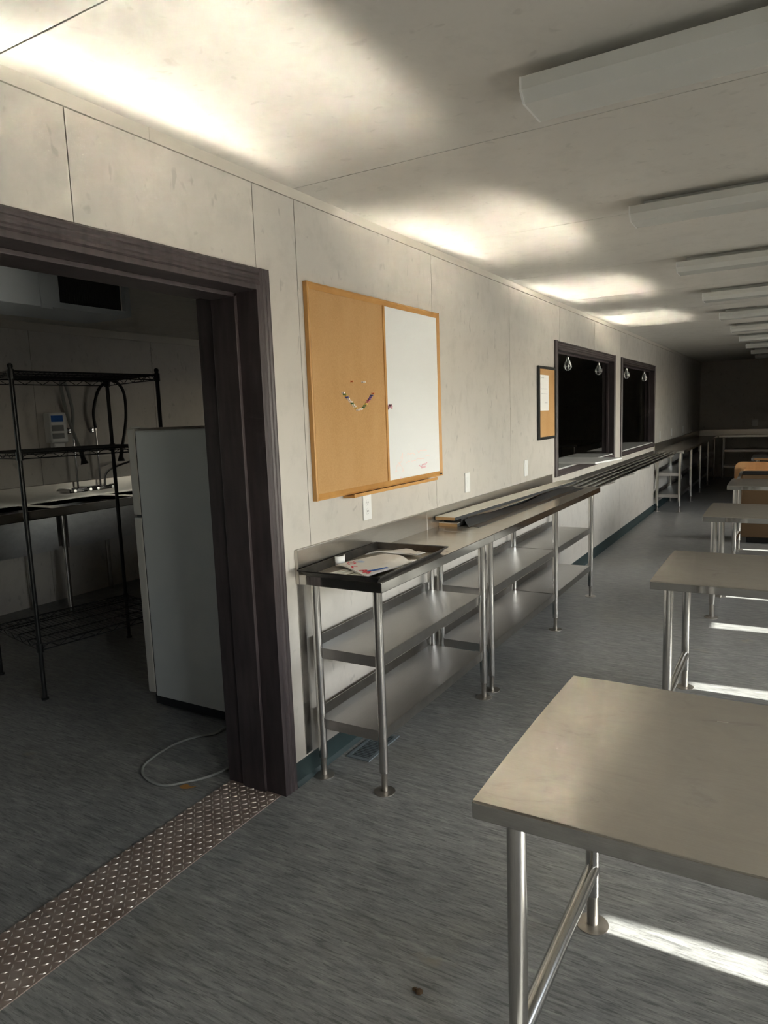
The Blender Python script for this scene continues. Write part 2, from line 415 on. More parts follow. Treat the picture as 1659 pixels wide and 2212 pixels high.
def cove(name, pts_y, x=0.0, sgn=1):
    prof = [(x, 0), (x + .016, 0), (x + .013, .008), (x + .006, .02), (x + .0045, .097), (x + .003, .1), (x, .1)]
    return MB().prism(prof, 'y', *pts_y).build(name, 'cove')
b1 = cove('baseboard_left', (2.153, Y1)); struct(b1, 'green black rubber cove base along the panel wall')
b2 = cove('baseboard_left', (Y0, DOOR[0] - .063)); struct(b2)

# other walls of the dining room
wr = MB()
for (a, b, p, q) in cells((Y0, Y1, 0, H + .012), [(a, b, WIN_Z[0], WIN_Z[1]) for (a, b) in WIN_Y]): wr.box(XW, XW + .12, a, b, p, q)
struct(wr.build('wall_right', 'wall'), 'window wall opposite the serving counter')
struct(MB().box(KX, XW + .12, Y1, Y1 + .12, 0, H + .012).build('wall_back', 'wall'), 'shadowed end wall behind the far counter')
struct(MB().box(0, XW, Y0 - .12, Y0, 0, H + .012).build('wall_front', 'wall'))
struct(MB().box(1.75, XW, 13.2, 13.32, 0, H + .012).build('wall_shade_partition', 'wall'), 'unseen partition added to keep window light off the end wall')  # added out of view to shade the far end
for i, (a, b) in enumerate(WIN_Y):
    t = bpy.data.objects.new('window_%d' % (i + 3), None); C.objects.link(t); t.location = (XW, (a + b) / 2, 0); struct(t)
    z0, z1 = WIN_Z
    fr = MB(); fr.box(XW + .03, XW + .09, a, a + .035, z0, z1); fr.box(XW + .03, XW + .09, b - .035, b, z0, z1)
    fr.box(XW + .03, XW + .09, a + .035, b - .035, z0, z0 + .035); fr.box(XW + .03, XW + .09, a + .035, b - .035, z1 - .035, z1)
    fr.build('window_frame', 'plastic_white', t)
    MB().box(XW + .058, XW + .062, a + .035, b - .035, z0 + .035, z1 - .035).build('pane', 'glass', t)
# kitchen shell
struct(MB().box(KX, 0, KY0 - .12, KY0, 0, H + .012).build('wall_kitchen_front', 'wall'))
kb = MB()
for (a, b, p, q) in cells((KY0 - .12, Y1, 0, H + .012), [KWIN]): kb.box(KX - .12, KX - .006, a, b, p, q)
wk = kb.build('wall_kitchen', 'wall_back'); struct(wk, 'panel wall behind the kitchen sink')
ky = [KY0, -.02, 1.2, 2.42, 3.735, 5.05, 6.27, 7.49, 8.71, 9.93, 11.15, 12.37, 13.59, 14.81, Y1]
for i in range(len(ky) - 1):
    mb = MB()
    for (a, b, p, q) in cells((ky[i] + .002, ky[i + 1] - .002, 0, H), [KWIN]): mb.box(KX - .0065, KX, a, b, p, q)
    mb.build('wall_panel', 'wall', wk)
MB().box(KX, KX + .006, KY0, Y1, 2.36, H).build('top_strip', 'trim', wk)
t = bpy.data.objects.new('window_kitchen', None); C.objects.link(t); t.location = (KX, .5, 0); struct(t)
fr = MB(); a, b, z0, z1 = KWIN
fr.box(KX - .09, KX - .03, a, a + .035, z0, z1); fr.box(KX - .09, KX - .03, b - .035, b, z0, z1); fr.box(KX - .09, KX - .03, a + .035, b - .035, z0, z0 + .035); fr.box(KX - .09, KX - .03, a + .035, b - .035, z1 - .035, z1)
fr.build('window_frame', 'plastic_white', t)
MB().box(KX - .062, KX - .058, a + .035, b - .035, z0 + .035, z1 - .035).build('pane', 'glass', t)
struct(MB().box(-60, 90, -60, 80, -.75, -.6).build('ground', 'ground'), 'unseen gravel yard outside, added to bounce sunlight in')  # unseen ground added to bounce sunlight up through the windows

# threshold plate
tp = thing('threshold_plate', (-.15, 1.15, 0), 'worn steel diamond tread plate laid across the doorway threshold', 'threshold')
MB().box(-.285, -.012, DOOR[0] + .02, DOOR[1] - .02, 0, .004).build('plate', 'tread', tp, bev=.001, seg=1)
nb = MB(); sp = .0252
ni = 0
for i in range(11):
    for j in range(73):
        x = -.277 + i * sp; y = DOOR[0] + .035 + j * sp
        if y > DOOR[1] - .035 or x > -.02: continue
        ang = math.radians(45 if (i + j) % 2 else -45); ca, sa = math.cos(ang), math.sin(ang)
        L, Wd = .0115, .0034
        pts = [(-L, 0, .004), (0, -Wd, .004), (L, 0, .004), (0, Wd, .004), (-L * .5, 0, .0068), (L * .5, 0, .0068)]
        nb.add([(x + ca * p - sa * q, y + sa * p + ca * q, z) for (p, q, z) in pts], [(0, 1, 4), (1, 5, 4), (1, 2, 5), (2, 3, 5), (3, 4, 5), (3, 0, 4)])
tag(nb.build('tread_relief', 'tread_nub', tp), kind='stuff')

# ------------------------------------------------------------------ stainless work tables in a row
HT = .75
def tabletop_mesh(L, D):
    mb = MB(); e = .042; th = .0015
    mb.box(0, L, 0, D, -e, 0)
    return mb
def leg_mb(h0, h1, r=.0205):
    # tube, adjustable stub and floor flange, at origin
    a = MB().lathe([(r, h0), (r, h1)], n=20)
    return a
def make_table(L=1.83, D=.758):
    t = thing('stainless_table', (0, 0, 0), '', 'table', 'stainless tables in a row down the room')
    # the sheet is not dead flat: ripple and crown shaped for the sun bands on the ceiling
    e = .042; nx, ny = 122, 16; xs = [L * i / nx for i in range(nx + 1)]; zz = [0.0]
    for i in range(nx):
        q = (xs[i] + xs[i + 1]) / 2; sgm = (q - 1.01) / .82
        tilt = .0135 * math.cos(2 * math.pi * sgm) * (1 - .9 * max(0, sgm)) * min(1, q / .5)
        zz.append(zz[-1] - tilt * L / nx)
    z1 = zz[-1]; zz = [z - z1 * x / L for z, x in zip(zz, xs)]; zm = max(zz)
    sh = MB(); P = [(min(max(x, .002), L - .002), .002 + (D - .004) * j / ny, HT + zz[i] - zm + .007 * (1 - (2 * j / ny - 1) ** 2)) for i, x in enumerate(xs) for j in range(ny + 1)]
    sh.add(P, [(i * (ny + 1) + j, (i + 1) * (ny + 1) + j, (i + 1) * (ny + 1) + j + 1, i * (ny + 1) + j + 1) for i in range(nx) for j in range(ny)])
    def skirt(idx, dx, dy):
        top = [P[i] for i in idx]; n = len(top)
        sh.add([(x, y, z) for (x, y, z) in top] + [(x + dx, y + dy, HT - .006) for (x, y, z) in top], [(i, i + 1, n + i + 1, n + i) for i in range(n - 1)])
    W = ny + 1
    skirt([i * W for i in range(nx + 1)], 0, -.002); skirt([i * W + ny for i in range(nx + 1)], 0, .002); skirt(list(range(W)), -.002, 0); skirt([nx * W + j for j in range(W)], .002, 0)
    o = sh.build('tabletop', ['steel_top', 'steel_edge'], t)
    for p in o.data.polygons:
        if p.normal.z > .9: p.use_smooth = True
        else: p.material_index = 1
    ap = MB().box(0, L, 0, D, HT - e, HT - .0045)
    ap.build('apron', 'steel_apron', t, bev=.003, seg=2)
    for (x, y) in ((.072, .062), (.072, D - .05), (L - .072, .062), (L - .072, D - .05)):
        lg = MB().lathe([(.0205, .1), (.0205, HT - e)], (x, y, 0), 22).build('leg', 'steel_tube', t, smooth=True)
        MB().lathe([(.0165, .0), (.0165, .085), (.0195, .1)], (x, y, .004), 18).build('adjustable_stub', 'steel_foot', lg, smooth=True)
        MB().lathe([(.047, 0), (.047, .003), (.02, .0065)], (x, y, 0), 24).build('floor_flange', 'steel_foot', lg, smooth=True)
    for x in (.072, L - .072):
        MB().tube([(x, .062, .185), (x, D - .05, .185)], .0205, 18).build('cross_brace', 'steel_tube', t, smooth=True)
    return t
t0 = make_table()
TY = [(1.2105, 1.217, 'nearest bare stainless steel table, cut off at the bottom right corner'),
      (1.2105, 3.252, 'stainless steel table second from the camera'),
      (1.2105, 5.343, 'stainless steel table third from the camera'),
      (1.2105, 7.43, 'stainless steel table in front of the orange wood cabinet'),
      (1.235, 11.35, 'farthest small stainless table behind the orange wood cabinet')]
for i, (x, y, lab) in enumerate(TY):
    t = t0 if i == 0 else copy_tree(t0)
    t.location = (x, y, 0); t['label'] = lab

# ------------------------------------------------------------------ wall counters with shelves
HC = .897; XC = .41
def wall_counter(y0, y1, legs, label, ends=(0, 0)):
    t = thing('shelved_counter', (.2, (y0 + y1) / 2, 0), label, 'counter', 'stainless counters along the wall')
    top = MB().box(.018, XC, y0, y1, HC - .042, HC)
    o = top.build('worktop', ['steel_counter', 'steel_edge'], t, bev=.003, seg=2)
    for p in o.data.polygons: p.material_index = 0 if p.normal.z > .8 else 1
    MB().box(.001, .018, y0, y1, HC - .042, .998).build('backsplash', 'steel_splash', t, bev=.002)
    for y in legs:
        for x in (.05, .352):
            lg = MB().lathe([(.019, .085), (.019, HC - .042)], (x, y, 0), 20).build('leg', 'steel_tube', t, smooth=True)
            MB().lathe([(.0125, .0), (.0125, .072), (.018, .085)], (x, y, .003), 16).build('adjustable_stub', 'steel_foot', lg, smooth=True)
            MB().lathe([(.044, 0), (.044, .003), (.018, .006)], (x, y, 0), 24).build('floor_flange', 'steel_foot', lg, smooth=True)
    for k in range(len(legs) - 1):
        for z in (.57, .255):
            a, b = legs[k] + .006, legs[k + 1] - .006
            s = MB()
            s.box(.036, .345, a, b, z - .004, z); s.box(.3435, .3465, a, b, z - .045, z)
            s.box(.036, .345, a, a + .0025, z - .045, z - .004); s.box(.036, .345, b - .0025, b, z - .045, z - .004)
            s.box(.034, .037, a, b, z - .045, z + .045)
            s.build('shelf', 'steel_shelf', t)
    return t
wall_counter(2.226, 3.3955, (2.29, 3.36), 'stainless wall counter nearest the doorway, holding the black tray')
c2 = wall_counter(3.3975, 5.735, (3.475, 4.68, 5.665), 'longer stainless wall counter carrying the loose white planks')
c1 = bpy.data.objects['shelved_counter']
MB().box(.0006, .004, 2.232, 2.275, .11, HC - .045).build('wall_strip', 'steel_shelf', c1)
wall_counter(10.74, 15.93, (10.79, 12.06, 13.33, 14.6, 15.85), 'stainless counter with shelves beyond the serving hatches')
# counter along the far wall
t = thing('end_counter', (1.7, 16.2, 0), 'stainless counter running along the dark end wall', 'counter')
MB().box(.42, 3.6, 15.95, 16.385, HC - .042, HC).build('worktop', 'steel_counter', t, bev=.003)
MB().box(.02, 3.6, 16.385, 16.398, HC - .042, .998).build('backsplash', 'steel_splash', t)
for x in (.5, 1.5, 2.5, 3.5):
    for y in (16.0, 16.34):
        MB().lathe([(.019, .0), (.019, HC - .042)], (x, y, 0), 14).build('leg', 'steel_tube', t, smooth=True)
for z in (.6, .27):
    for k in range(3): MB().box(.51 + k, 1.49 + k, 15.99, 16.35, z - .045, z).build('shelf', 'steel_shelf', t)

# tray slide below the serving hatches
t = thing('tray_slide', (.16, 8.2, .86), 'ribbed stainless tray slide running below the serving hatches', 'tray slide')
y0, y1 = 5.745, 10.73
MB().box(.0005, .005, y0, y1, .845, .90).build('wall_flange', 'steel_shelf', t)
for x in (.05, .13, .21, .285):
    MB().tube([(x, y0, .857), (x, y1, .857)], .0155, 12).build('rail', 'steel_edge', t, smooth=True)
for k in range(6):
    y = y0 + .12 + k * (y1 - y0 - .24) / 5
    MB().prism([(.005, .835), (.295, .835), (.295, .822), (.02, .74), (.005, .74)], 'y', y - .003, y + .003).build('bracket', 'steel_shelf', t)

# ------------------------------------------------------------------ notice boards
BY0, BY1, BZ0, BZ1 = 2.375, 3.608, 1.181, 2.082; BD = 3.004
t = thing('combination_board', (0, (BY0 + BY1) / 2, BZ0), 'oak framed notice board, half cork and half whiteboard', 'notice board')
MB().box(.001, .010, BY0 + .02, BD, BZ0 + .02, BZ1 - .02).build('cork_panel', 'cork', t)
MB().box(.001, .011, BD, BY1 - .015, BZ0 + .015, BZ1 - .015).build('whiteboard_panel', 'whiteboard', t)
fw = .026
def frame_prof(u0, u1): return [(.001, u0), (.020, u0), (.022, u0 + (u1 - u0) * .3), (.012, u1), (.001, u1)]
MB().prism(frame_prof(BZ0, BZ0 + fw), 'y', BY0 + .003, BY1 - .003).build('frame_rail', 'oak', t)
MB().prism(frame_prof(BZ1, BZ1 - fw), 'y', BY0 + .003, BY1 - .003).build('frame_rail', 'oak', t)
MB().prism([(p[0] + .0004, p[1]) for p in frame_prof(BY0, BY0 + fw)], 'z', BZ0 - .0005, BZ1 + .0005).build('frame_stile', 'oak', t)
MB().prism([(p[0] + .0004, p[1]) for p in frame_prof(BY1, BY1 - .02)], 'z', BZ0 - .0005, BZ1 + .0005).build('frame_stile', 'oak', t)
MB().box(.001, .015, BD - .009, BD + .009, BZ0 + .02, BZ1 - .02).build('divider', 'oak', t, bev=.002)
MB().box(.0215, .0235, 3.572, 3.592, BZ0 + .008, BZ0 + .016).build('maker_badge', 'black', t)
sh = MB(); sh.box(.003, .058, 2.60, 3.45, BZ0 - .012, BZ0 - .004); sh.prism([(.058, BZ0 - .012), (.064, BZ0 - .01), (.064, BZ0 + .004), (.058, BZ0 + .004)], 'y', 2.60, 3.45)
sh.build('marker_ledge', 'oak', t)
def strokes(name, material, paths, x, parent, w=.004):
    mb = MB()
    for pth in paths:
        for (p, q) in zip(pth[:-1], pth[1:]):
            d = Vector((q[0] - p[0], q[1] - p[1])); L = d.length
            if L < 1e-6: continue
            nrm = Vector((-d.y, d.x)) / L * w / 2; d = d / L * w * .3
            vs = [(x, p[0] - d.x + nrm.x, p[1] - d.y + nrm.y), (x, p[0] - d.x - nrm.x, p[1] - d.y - nrm.y), (x, q[0] + d.x - nrm.x, q[1] + d.y - nrm.y), (x, q[0] + d.x + nrm.x, q[1] + d.y + nrm.y)]
            mb.add(vs, [(0, 1, 2, 3)])
    return mb.build(name, material, parent)
def squiggle(y0, y1, z, amp, n, slope=0, seed=0):
    r = random.Random(seed); return [(y0 + (y1 - y0) * i / n, z + slope * i / n + amp * (r.random() - .5) * 2) for i in range(n + 1)]
# faint marker scrawl
blob = [[(3.04 + .025 * math.cos(a * .9) * (1 - .1 * (a % 3)), 1.572 + .012 * math.sin(a * 1.7)) for a in range(14)]]
strokes('marker_writing', 'marker_pink', blob, .0113, t, .006)
rw = [squiggle(3.20, 3.29, 1.327, .006, 9, 0, 1), squiggle(3.31, 3.43, 1.333, .006, 12, .004, 2),
      squiggle(3.19, 3.23, 1.285, .005, 5, .006, 3), squiggle(3.25, 3.40, 1.29, .005, 14, .006, 4), squiggle(3.41, 3.46, 1.30, .006, 6, .004, 5),
      [(3.11, 1.27), (3.13, 1.31), (3.155, 1.335), (3.15, 1.30), (3.12, 1.285)], [(3.075, 1.245), (3.09, 1.275), (3.11, 1.29), (3.15, 1.26), (3.155, 1.245)],
      [(3.07, 1.245), (3.08, 1.255), (3.09, 1.245)], [(3.145, 1.24), (3.155, 1.25), (3.165, 1.24)]]
strokes('marker_writing', 'marker_red', rw, .0113, t, .0035)
strokes('marker_writing', 'marker_pink', [squiggle(3.33, 3.43, 1.252, .008, 12, .01, 6), squiggle(3.36, 3.41, 1.245, .006, 8, .004, 7), squiggle(3.08, 3.13, 1.20, .006, 6, .008, 8)], .0113, t, .005)

def push_pin_mesh(cname):
    mb = MB().lathe([(.0046, 0), (.0046, .0015), (.0026, .0035), (.0026, .0085), (.0044, .0105), (.0042, .012)], n=10)
    return mb.xf(Matrix.Rotation(math.radians(90), 4, 'Y')).mesh('push_pin', PIN[cname], True)
PM = {k: push_pin_mesh(k) for k in PIN}
ordn = ['first', 'second', 'third', 'fourth', 'fifth', 'sixth', 'seventh', 'eighth', 'ninth', 'tenth', 'eleventh', 'twelfth', 'thirteenth', 'fourteenth',
        'fifteenth', 'sixteenth', 'seventeenth', 'eighteenth', 'nineteenth', 'twentieth', 'twenty first', 'twenty second', 'twenty third', 'twenty fourth']
smile = []
def seg(p, q, n): return [(p[0] + (q[0] - p[0]) * i / n, p[1] + (q[1] - p[1]) * i / n) for i in range(n)]
pts = seg((2.617, 1.637), (2.728, 1.563), 11) + seg((2.732, 1.560), (2.776, 1.566), 4) + seg((2.784, 1.571), (2.872, 1.634), 8) + [(2.874, 1.636)]
cols = ['white', 'green', 'yellow', 'blue', 'white', 'white', 'white', 'green', 'white', 'white', 'yellow', 'white', 'white', 'white', 'white', 'green', 'green', 'yellow', 'pink', 'pink', 'purple', 'purple', 'blue', 'orange']
for i, ((y, z), cn) in enumerate(zip(pts, cols)):
    o = bpy.data.objects.new('push_pin', PM[cn]); C.objects.link(o); o.location = (.0098, y, z)
    tag(o, '%s push pin, %s from the left along the smile on the cork board' % (cn, ordn[i]), 'push pin', 'push pins in a smile on the cork')
for (y, z, cn, lab) in ((2.693, 1.688, 'orange', 'orange push pin alone above the smile, as its left eye'), (2.786, 1.687, 'white', 'left of two white push pins making the right eye'), (2.797, 1.688, 'white', 'right of two white push pins making the right eye')):
    o = bpy.data.objects.new('push_pin', PM[cn]); C.objects.link(o); o.location = (.0098, y, z); tag(o, lab, 'push pin', 'push pins in a smile on the cork')

t = thing('cork_board', (0, 5.6, 1.295), 'small black framed cork board beside the serving hatch', 'notice board')
a0, a1, z0, z1 = 5.381, 5.842, 1.296, 1.878
MB().box(.001, .010, a0 + .015, a1 - .015, z0 + .015, z1 - .015).build('cork_panel', 'cork', t)
for (p, q, r, s) in ((a0, a0 + .03, z0, z1), (a1 - .02, a1, z0, z1), (a0 + .03, a1 - .02, z0, z0 + .022), (a0 + .03, a1 - .02, z1 - .022, z1)):
    MB().box(.001, .019, p, q, r, s).build('frame_bar', 'black_paint', t, bev=.002)
t = thing('notice_sheet', (.0105, 5.54, 1.67), 'white printed sheet pinned to the small cork board', 'paper')
MB().box(.0102, .0112, 5.436, 5.652, 1.528, 1.81).build('sheet', 'paper', t)
strokes('print', 'paper_ink', [squiggle(5.46, 5.53, 1.785, .002, 6, 0, 20), squiggle(5.46, 5.62, 1.70, .001, 9, 0, 22), squiggle(5.46, 5.62, 1.66, .001, 9, 0, 23), squiggle(5.55, 5.62, 1.59, .001, 6, 0, 24)], .0116, t, .004)

# ------------------------------------------------------------------ wall plates
def plate(y, label, kind='blank', w=.073):
    t = thing('wall_plate', (0, y, 1.1), label, 'wall plate', 'white wall plates above the counters')
    MB().box(.0005, .0062, y - w / 2, y + w / 2, 1.04, 1.162).build('plate', 'plastic_white', t, bev=.002)
    if kind == 'outlet':
        for zc in (1.122, 1.080):
            r = MB().lathe([(.0165, 0), (.0155, .0015)], n=18).xf(Matrix.Translation((.0062, y, zc)) @ Matrix.Rotation(math.radians(90), 4, 'Y')).build('receptacle', 'plastic_white', t, smooth=True)
            s = MB(); s.box(.0074, .0080, y - .0075, y - .0055, zc - .002, zc + .007); s.box(.0074, .0080, y + .0055, y + .0075, zc - .002, zc + .006); s.box(.0074, .0080, y - .002, y + .002, zc - .011, zc - .007)
            s.build('slots', 'slot', r)
    else:
        MB().box(.0062, .0078, y - .017, y + .017, 1.068, 1.135).build('insert', 'plastic_white', t, bev=.001)
plate(2.80, 'white double outlet below the notice board ledge', 'outlet')
plate(3.993, 'white wall plate between the notice board and the small cork board')
plate(5.10, 'white wall plate just below and left of the small cork board')
plate(11.25, 'white wall plate right after the farther serving hatch')
plate(12.42, 'second white wall plate past the serving hatches')
plate(13.80, 'third white wall plate past the serving hatches')
plate(15.06, 'farthest dim wall plate near the room corner')
t = thing('wall_plate', (1.05, 16.39, 1.12), 'wall plate on the dark end wall', 'wall plate')
MB().box(1.0, 1.11, 16.393, 16.3995, 1.06, 1.2).build('plate', 'plastic_white', t, bev=.002)

# ------------------------------------------------------------------ ceiling lights
def make_light(L=2.44):
    t = thing('ceiling_light', (0, 0, 0), '', 'ceiling light', 'fluorescent lights across the ceiling')
    zb = -.088
    MB().box(.05, L - .05, .07, .13, -.048, -.0005).build('housing', 'housing', t, bev=.003)
    MB().box(.004, L - .004, .008, .192, -.048, -.045).build('reflector', 'housing', t)
    for x in (0, L - .006):
        MB().prism([(0.0, -.03), (.2, -.03), (.2, -.062), (.17, zb), (.03, zb), (0, -.062)], 'x', x, x + .006).build('end_plate', 'plastic_white', t)
    lens = MB(); prof = [(0.002, -.03), (.002, -.062), (.031, zb), (.169, zb), (.198, -.062), (.198, -.03)]
    inner = [(.004, -.03), (.004, -.061), (.032, zb + .002), (.168, zb + .002), (.196, -.061), (.196, -.03)]
    lens.prism(prof + inner[::-1], 'x', .006, L - .006); lens.build('lens', 'lens', t)
    for y in (.055, .145):
        tb = MB().tube([(.06, y, -.064), (L - .06, y, -.064)], .0125, 12).build('lamp_tube', 'tube', t, smooth=True)
        for x in (.03, L - .06): MB().box(x, x + .03, y - .014, y + .014, -.08, -.048).build('socket', 'slot', tb)
    return t
lt = make_light()
labs = ['nearest ceiling light at the top right corner', 'second ceiling light from the camera', 'third ceiling light from the camera', 'fourth ceiling light from the camera', 'fifth ceiling light from the camera',
        'sixth ceiling light from the camera', 'seventh ceiling light from the camera', 'eighth ceiling light from the camera', 'ninth, dim ceiling light toward the far end', 'farthest ceiling light in the dark end of the room']
for i, lab in enumerate(labs):
    t = lt if i == 0 else copy_tree(lt)
    t.location = (1.085, 1.905 + 1.425 * i, H); t['label'] = lab

# ------------------------------------------------------------------ things on the counter
def tray():
    t = thing('baking_tray', (.21, 2.52, HC), 'black rimmed baking tray overhanging the near end of the counter', 'tray')
    x0, x1, y0, y1 = -.17, .195, -.325, .315; hgt = .028; s = .022
    bot = [(x0 + s, y0 + s), (x1 - s, y0 + s), (x1 - s, y1 - s), (x0 + s, y1 - s)]; topv = [(x0, y0), (x1, y0), (x1, y1), (x0, y1)]
    R = Matrix.Translation((.212, 2.518, HC + .0012)) @ Matrix.Rotation(math.radians(2.0), 4, 'Z')
    mb = MB().box(bot[0][0], bot[1][0], bot[0][1], bot[2][1], 0, .0015); mb.xf(R).build('tray_floor', 'tray_floor', t)
    w = MB()
    n = 8
    ring = lambda q, z, off: None
    def loop(off_in, z):
        P = []
        cs = [(bot[i][0] + (topv[i][0] - bot[i][0]) * off_in, bot[i][1] + (topv[i][1] - bot[i][1]) * off_in) for i in range(4)]
        for i in range(4):
            p, q = cs[i], cs[(i + 1) % 4]
            for k in range(n):
                u = k / n; bow = .004 * math.sin(math.pi * u) * (1 if i == 0 else 0)
                P.append((p[0] + (q[0] - p[0]) * u, p[1] + (q[1] - p[1]) * u - bow * off_in, z))
        return P
    loops = [loop(0, .0), loop(1, hgt), loop(1.35, hgt + .002), loop(1.35, hgt - .004), loop(1.06, hgt - .0025), loop(.06, -.0002)]
    vs = [v for lp in loops for v in lp]; N = 4 * n; fs = []
    for i in range(len(loops)):
        j = (i + 1) % len(loops)
        for k in range(N): fs.append((i * N + k, i * N + (k + 1) % N, j * N + (k + 1) % N, j * N + k))
    w.add(vs, fs); w.xf(R).build('tray_wall', 'tray', t)
    return t
tray()
def sheet_obj(name, mtl, parent, outline_fn, nu, nv, th=.0008):
    mb = MB(); g = [[Vector(outline_fn(i / nu, j / nv)) for j in range(nv + 1)] for i in range(nu + 1)]
    vs = [v for row in g for v in row] + [v - Vector((0, 0, th)) for row in g for v in row]; N = (nu + 1) * (nv + 1); fs = []
    I = lambda i, j: i * (nv + 1) + j
    for i in range(nu):
        for j in range(nv):
            fs.append((I(i, j), I(i + 1, j), I(i + 1, j + 1), I(i, j + 1))); fs.append(tuple(N + k for k in (I(i, j + 1), I(i + 1, j + 1), I(i + 1, j), I(i, j))))
    for i in range(nu):
        for j in (0, nv): fs.append((I(i, j), I(i + 1, j), N + I(i + 1, j), N + I(i, j)))
    for j in range(nv):
        for i in (0, nu): fs.append((I(i, j), I(i, j + 1), N + I(i, j + 1), N + I(i, j)))
    mb.add(vs, fs); return mb.build(name, mtl, parent, smooth=True)
ZT = HC + .0035
def quad(c00, c10, c11, c01, zf):
    def fn(u, v):
        x = (1 - u) * (1 - v) * c00[0] + u * (1 - v) * c10[0] + u * v * c11[0] + (1 - u) * v * c01[0]
        y = (1 - u) * (1 - v) * c00[1] + u * (1 - v) * c10[1] + u * v * c11[1] + (1 - u) * v * c01[1]
        return (x, y, zf(u, v))
    return fn
t = thing('paper_bag', (.24, 2.45, ZT), 'white paper bag with red and blue print at the front of the tray', 'paper bag')
q1 = quad((.10, 2.38), (.33, 2.24), (.395, 2.50), (.205, 2.62), lambda u, v: ZT + .012 + .012 * math.sin(math.pi * u) + .010 * v + .003 * math.sin(7 * u + 3 * v))
sheet_obj('bag_body', 'bag', t, q1, 12, 12, .006)
sheet_obj('folded_corner', 'bag', t, quad((.375, 2.49), (.40, 2.50), (.405, 2.53), (.38, 2.53), lambda u, v: ZT + .026 + .002 * u), 3, 3, .004)
def on_bag(path):
    out = []
    for (u, v) in path:
        out.append(Vector(q1(u, v)) + Vector((0, 0, .0012)))
    return out
def ink(mtl, polys):
    mb = MB()
    for (pa, w) in polys:
        P = on_bag(pa)
        for a, b in zip(P[:-1], P[1:]):
            d = (b - a); d.z = 0
            if d.length < 1e-6: continue
            nn = Vector((-d.y, d.x, 0)).normalized() * w / 2
            mb.add([a + nn, a - nn, b - nn, b + nn], [(0, 1, 2, 3)])
    mb.build('print', mtl, t)
ink('red_ink', [([(.22, .10), (.17, .16), (.22, .20), (.17, .26)], .007), ([(.34, .07), (.30, .10), (.36, .15), (.31, .22), (.28, .18)], .008), ([(.52, .14), (.46, .06), (.56, .03)], .008),
                ([(.72, .05), (.80, .16), (.86, .05), (.90, .18), (.96, .08)], .009), ([(.76, .10), (.93, .10)], .007)])
ink('blue_ink', [([(.86, .14), (.92, .30), (.95, .50)], .018), ([(.90, .2), (.95, .36)], .016)])
ink('pale_blue_ink', [([(.24, .30), (.30, .36), (.36, .30)], .02), ([(.2, .24), (.3, .28)], .01)])
t = thing('paper_bag', (.19, 2.62, ZT), 'plain white flattened paper bag lying behind the printed one', 'paper bag')
sheet_obj('bag_body', 'bag', t, quad((.09, 2.63), (.20, 2.645), (.335, 2.70), (.20, 2.81), lambda u, v: ZT + .011 + .008 * math.sin(math.pi * u) + .014 * u * (1 - v)), 10, 10, .005)
sheet_obj('folded_corner', 'bag', t, quad((.30, 2.66), (.345, 2.65), (.36, 2.70), (.315, 2.71), lambda u, v: ZT + .024), 3, 3, .003)
t = thing('paper_roll_end', (.06, 2.44, ZT), 'curled white paper piece standing at the back of the tray', 'paper')
mb = MB(); pr = [(.085 + .02 * math.cos(a), 2.43 + .028 * math.sin(a)) for a in [math.radians(d) for d in range(-110, 100, 15)]]
vs = [(x, y, z) for z in (ZT, ZT + .042) for (x, y) in pr]; k = len(pr)
mb.add(vs, [(i, i + 1, k + i + 1, k + i) for i in range(k - 1)])
o = mb.build('curled_paper', 'paper', t, smooth=True)
sm = o.modifiers.new('thickness', 'SOLIDIFY'); sm.thickness = .0012
sheet_obj('flat_tail', 'bag', t, quad((.09, 2.46), (.12, 2.455), (.13, 2.54), (.095, 2.55), lambda u, v: ZT + .003 + .004 * (1 - v)), 4, 4, .001)
t = thing('wrapper_scraps', (.2, 2.24, ZT), 'crumpled cream wrapper scraps at the near end of the tray', 'scraps')
for k in range(6):
    x = .15 + .022 * k
    MB().tube([(x, 2.245 + .012 * math.sin(k), ZT + .006), (x + .03, 2.29 + .02 * math.cos(k * 2), ZT + .008 + .002 * (k % 2)), (x + .05, 2.34, ZT + .006)], [.003, .005, .003], 6).build('scrap', 'laminate', t)

def plank(p, q, w, th, ztop, name, label, lam='laminate', tilt=0.0):
    t = thing(name, ((p[0] + q[0]) / 2, (p[1] + q[1]) / 2, ztop - th), label, 'plank', 'loose planks on the wall counter')
    d = Vector((q[0] - p[0], q[1] - p[1], 0)); L = d.length; ang = math.atan2(d.y, d.x)
    R = Matrix.Translation((p[0], p[1], ztop)) @ Matrix.Rotation(ang, 4, 'Z') @ Matrix.Rotation(tilt, 4, 'Y')
    MB().box(0, L, -w / 2, w / 2, -th, -.0012).xf(R).build('core', 'particle', t)
    MB().box(-.0005, L + .0005, -w / 2 - .0005, w / 2 + .0005, -.0012, 0).xf(R).build('laminate_face', lam, t)
    for s in (-1, 1): MB().box(0, L, s * (w / 2), s * (w / 2 + .0012), -th, -.0012).xf(R).build('edge_band', 'dark_lam', t)
    return t
plank((.075, 3.54), (.095, 5.56), .118, .018, HC + .0185, 'loose_plank', 'lower cream laminate plank with chipped end under the other plank')
def spacer(y, lab):
    tag(MB().box(.035, .145, y, y + .09, HC + .019, HC + .0455).build('spacer_block', 'black', None, bev=.004), lab, 'block')
spacer(3.575, 'black block between the two stacked planks at their near end'); spacer(5.35, 'black block between the stacked planks at their far end')
plank((.090, 3.475), (.185, 5.62), .122, .018, HC + .064, 'loose_plank', 'upper cream laminate plank on top of the stack')
t = thing('plastic_liner', (.2, 4.5, HC), 'crumpled dark grey plastic liner along the front of the planks', 'liner')
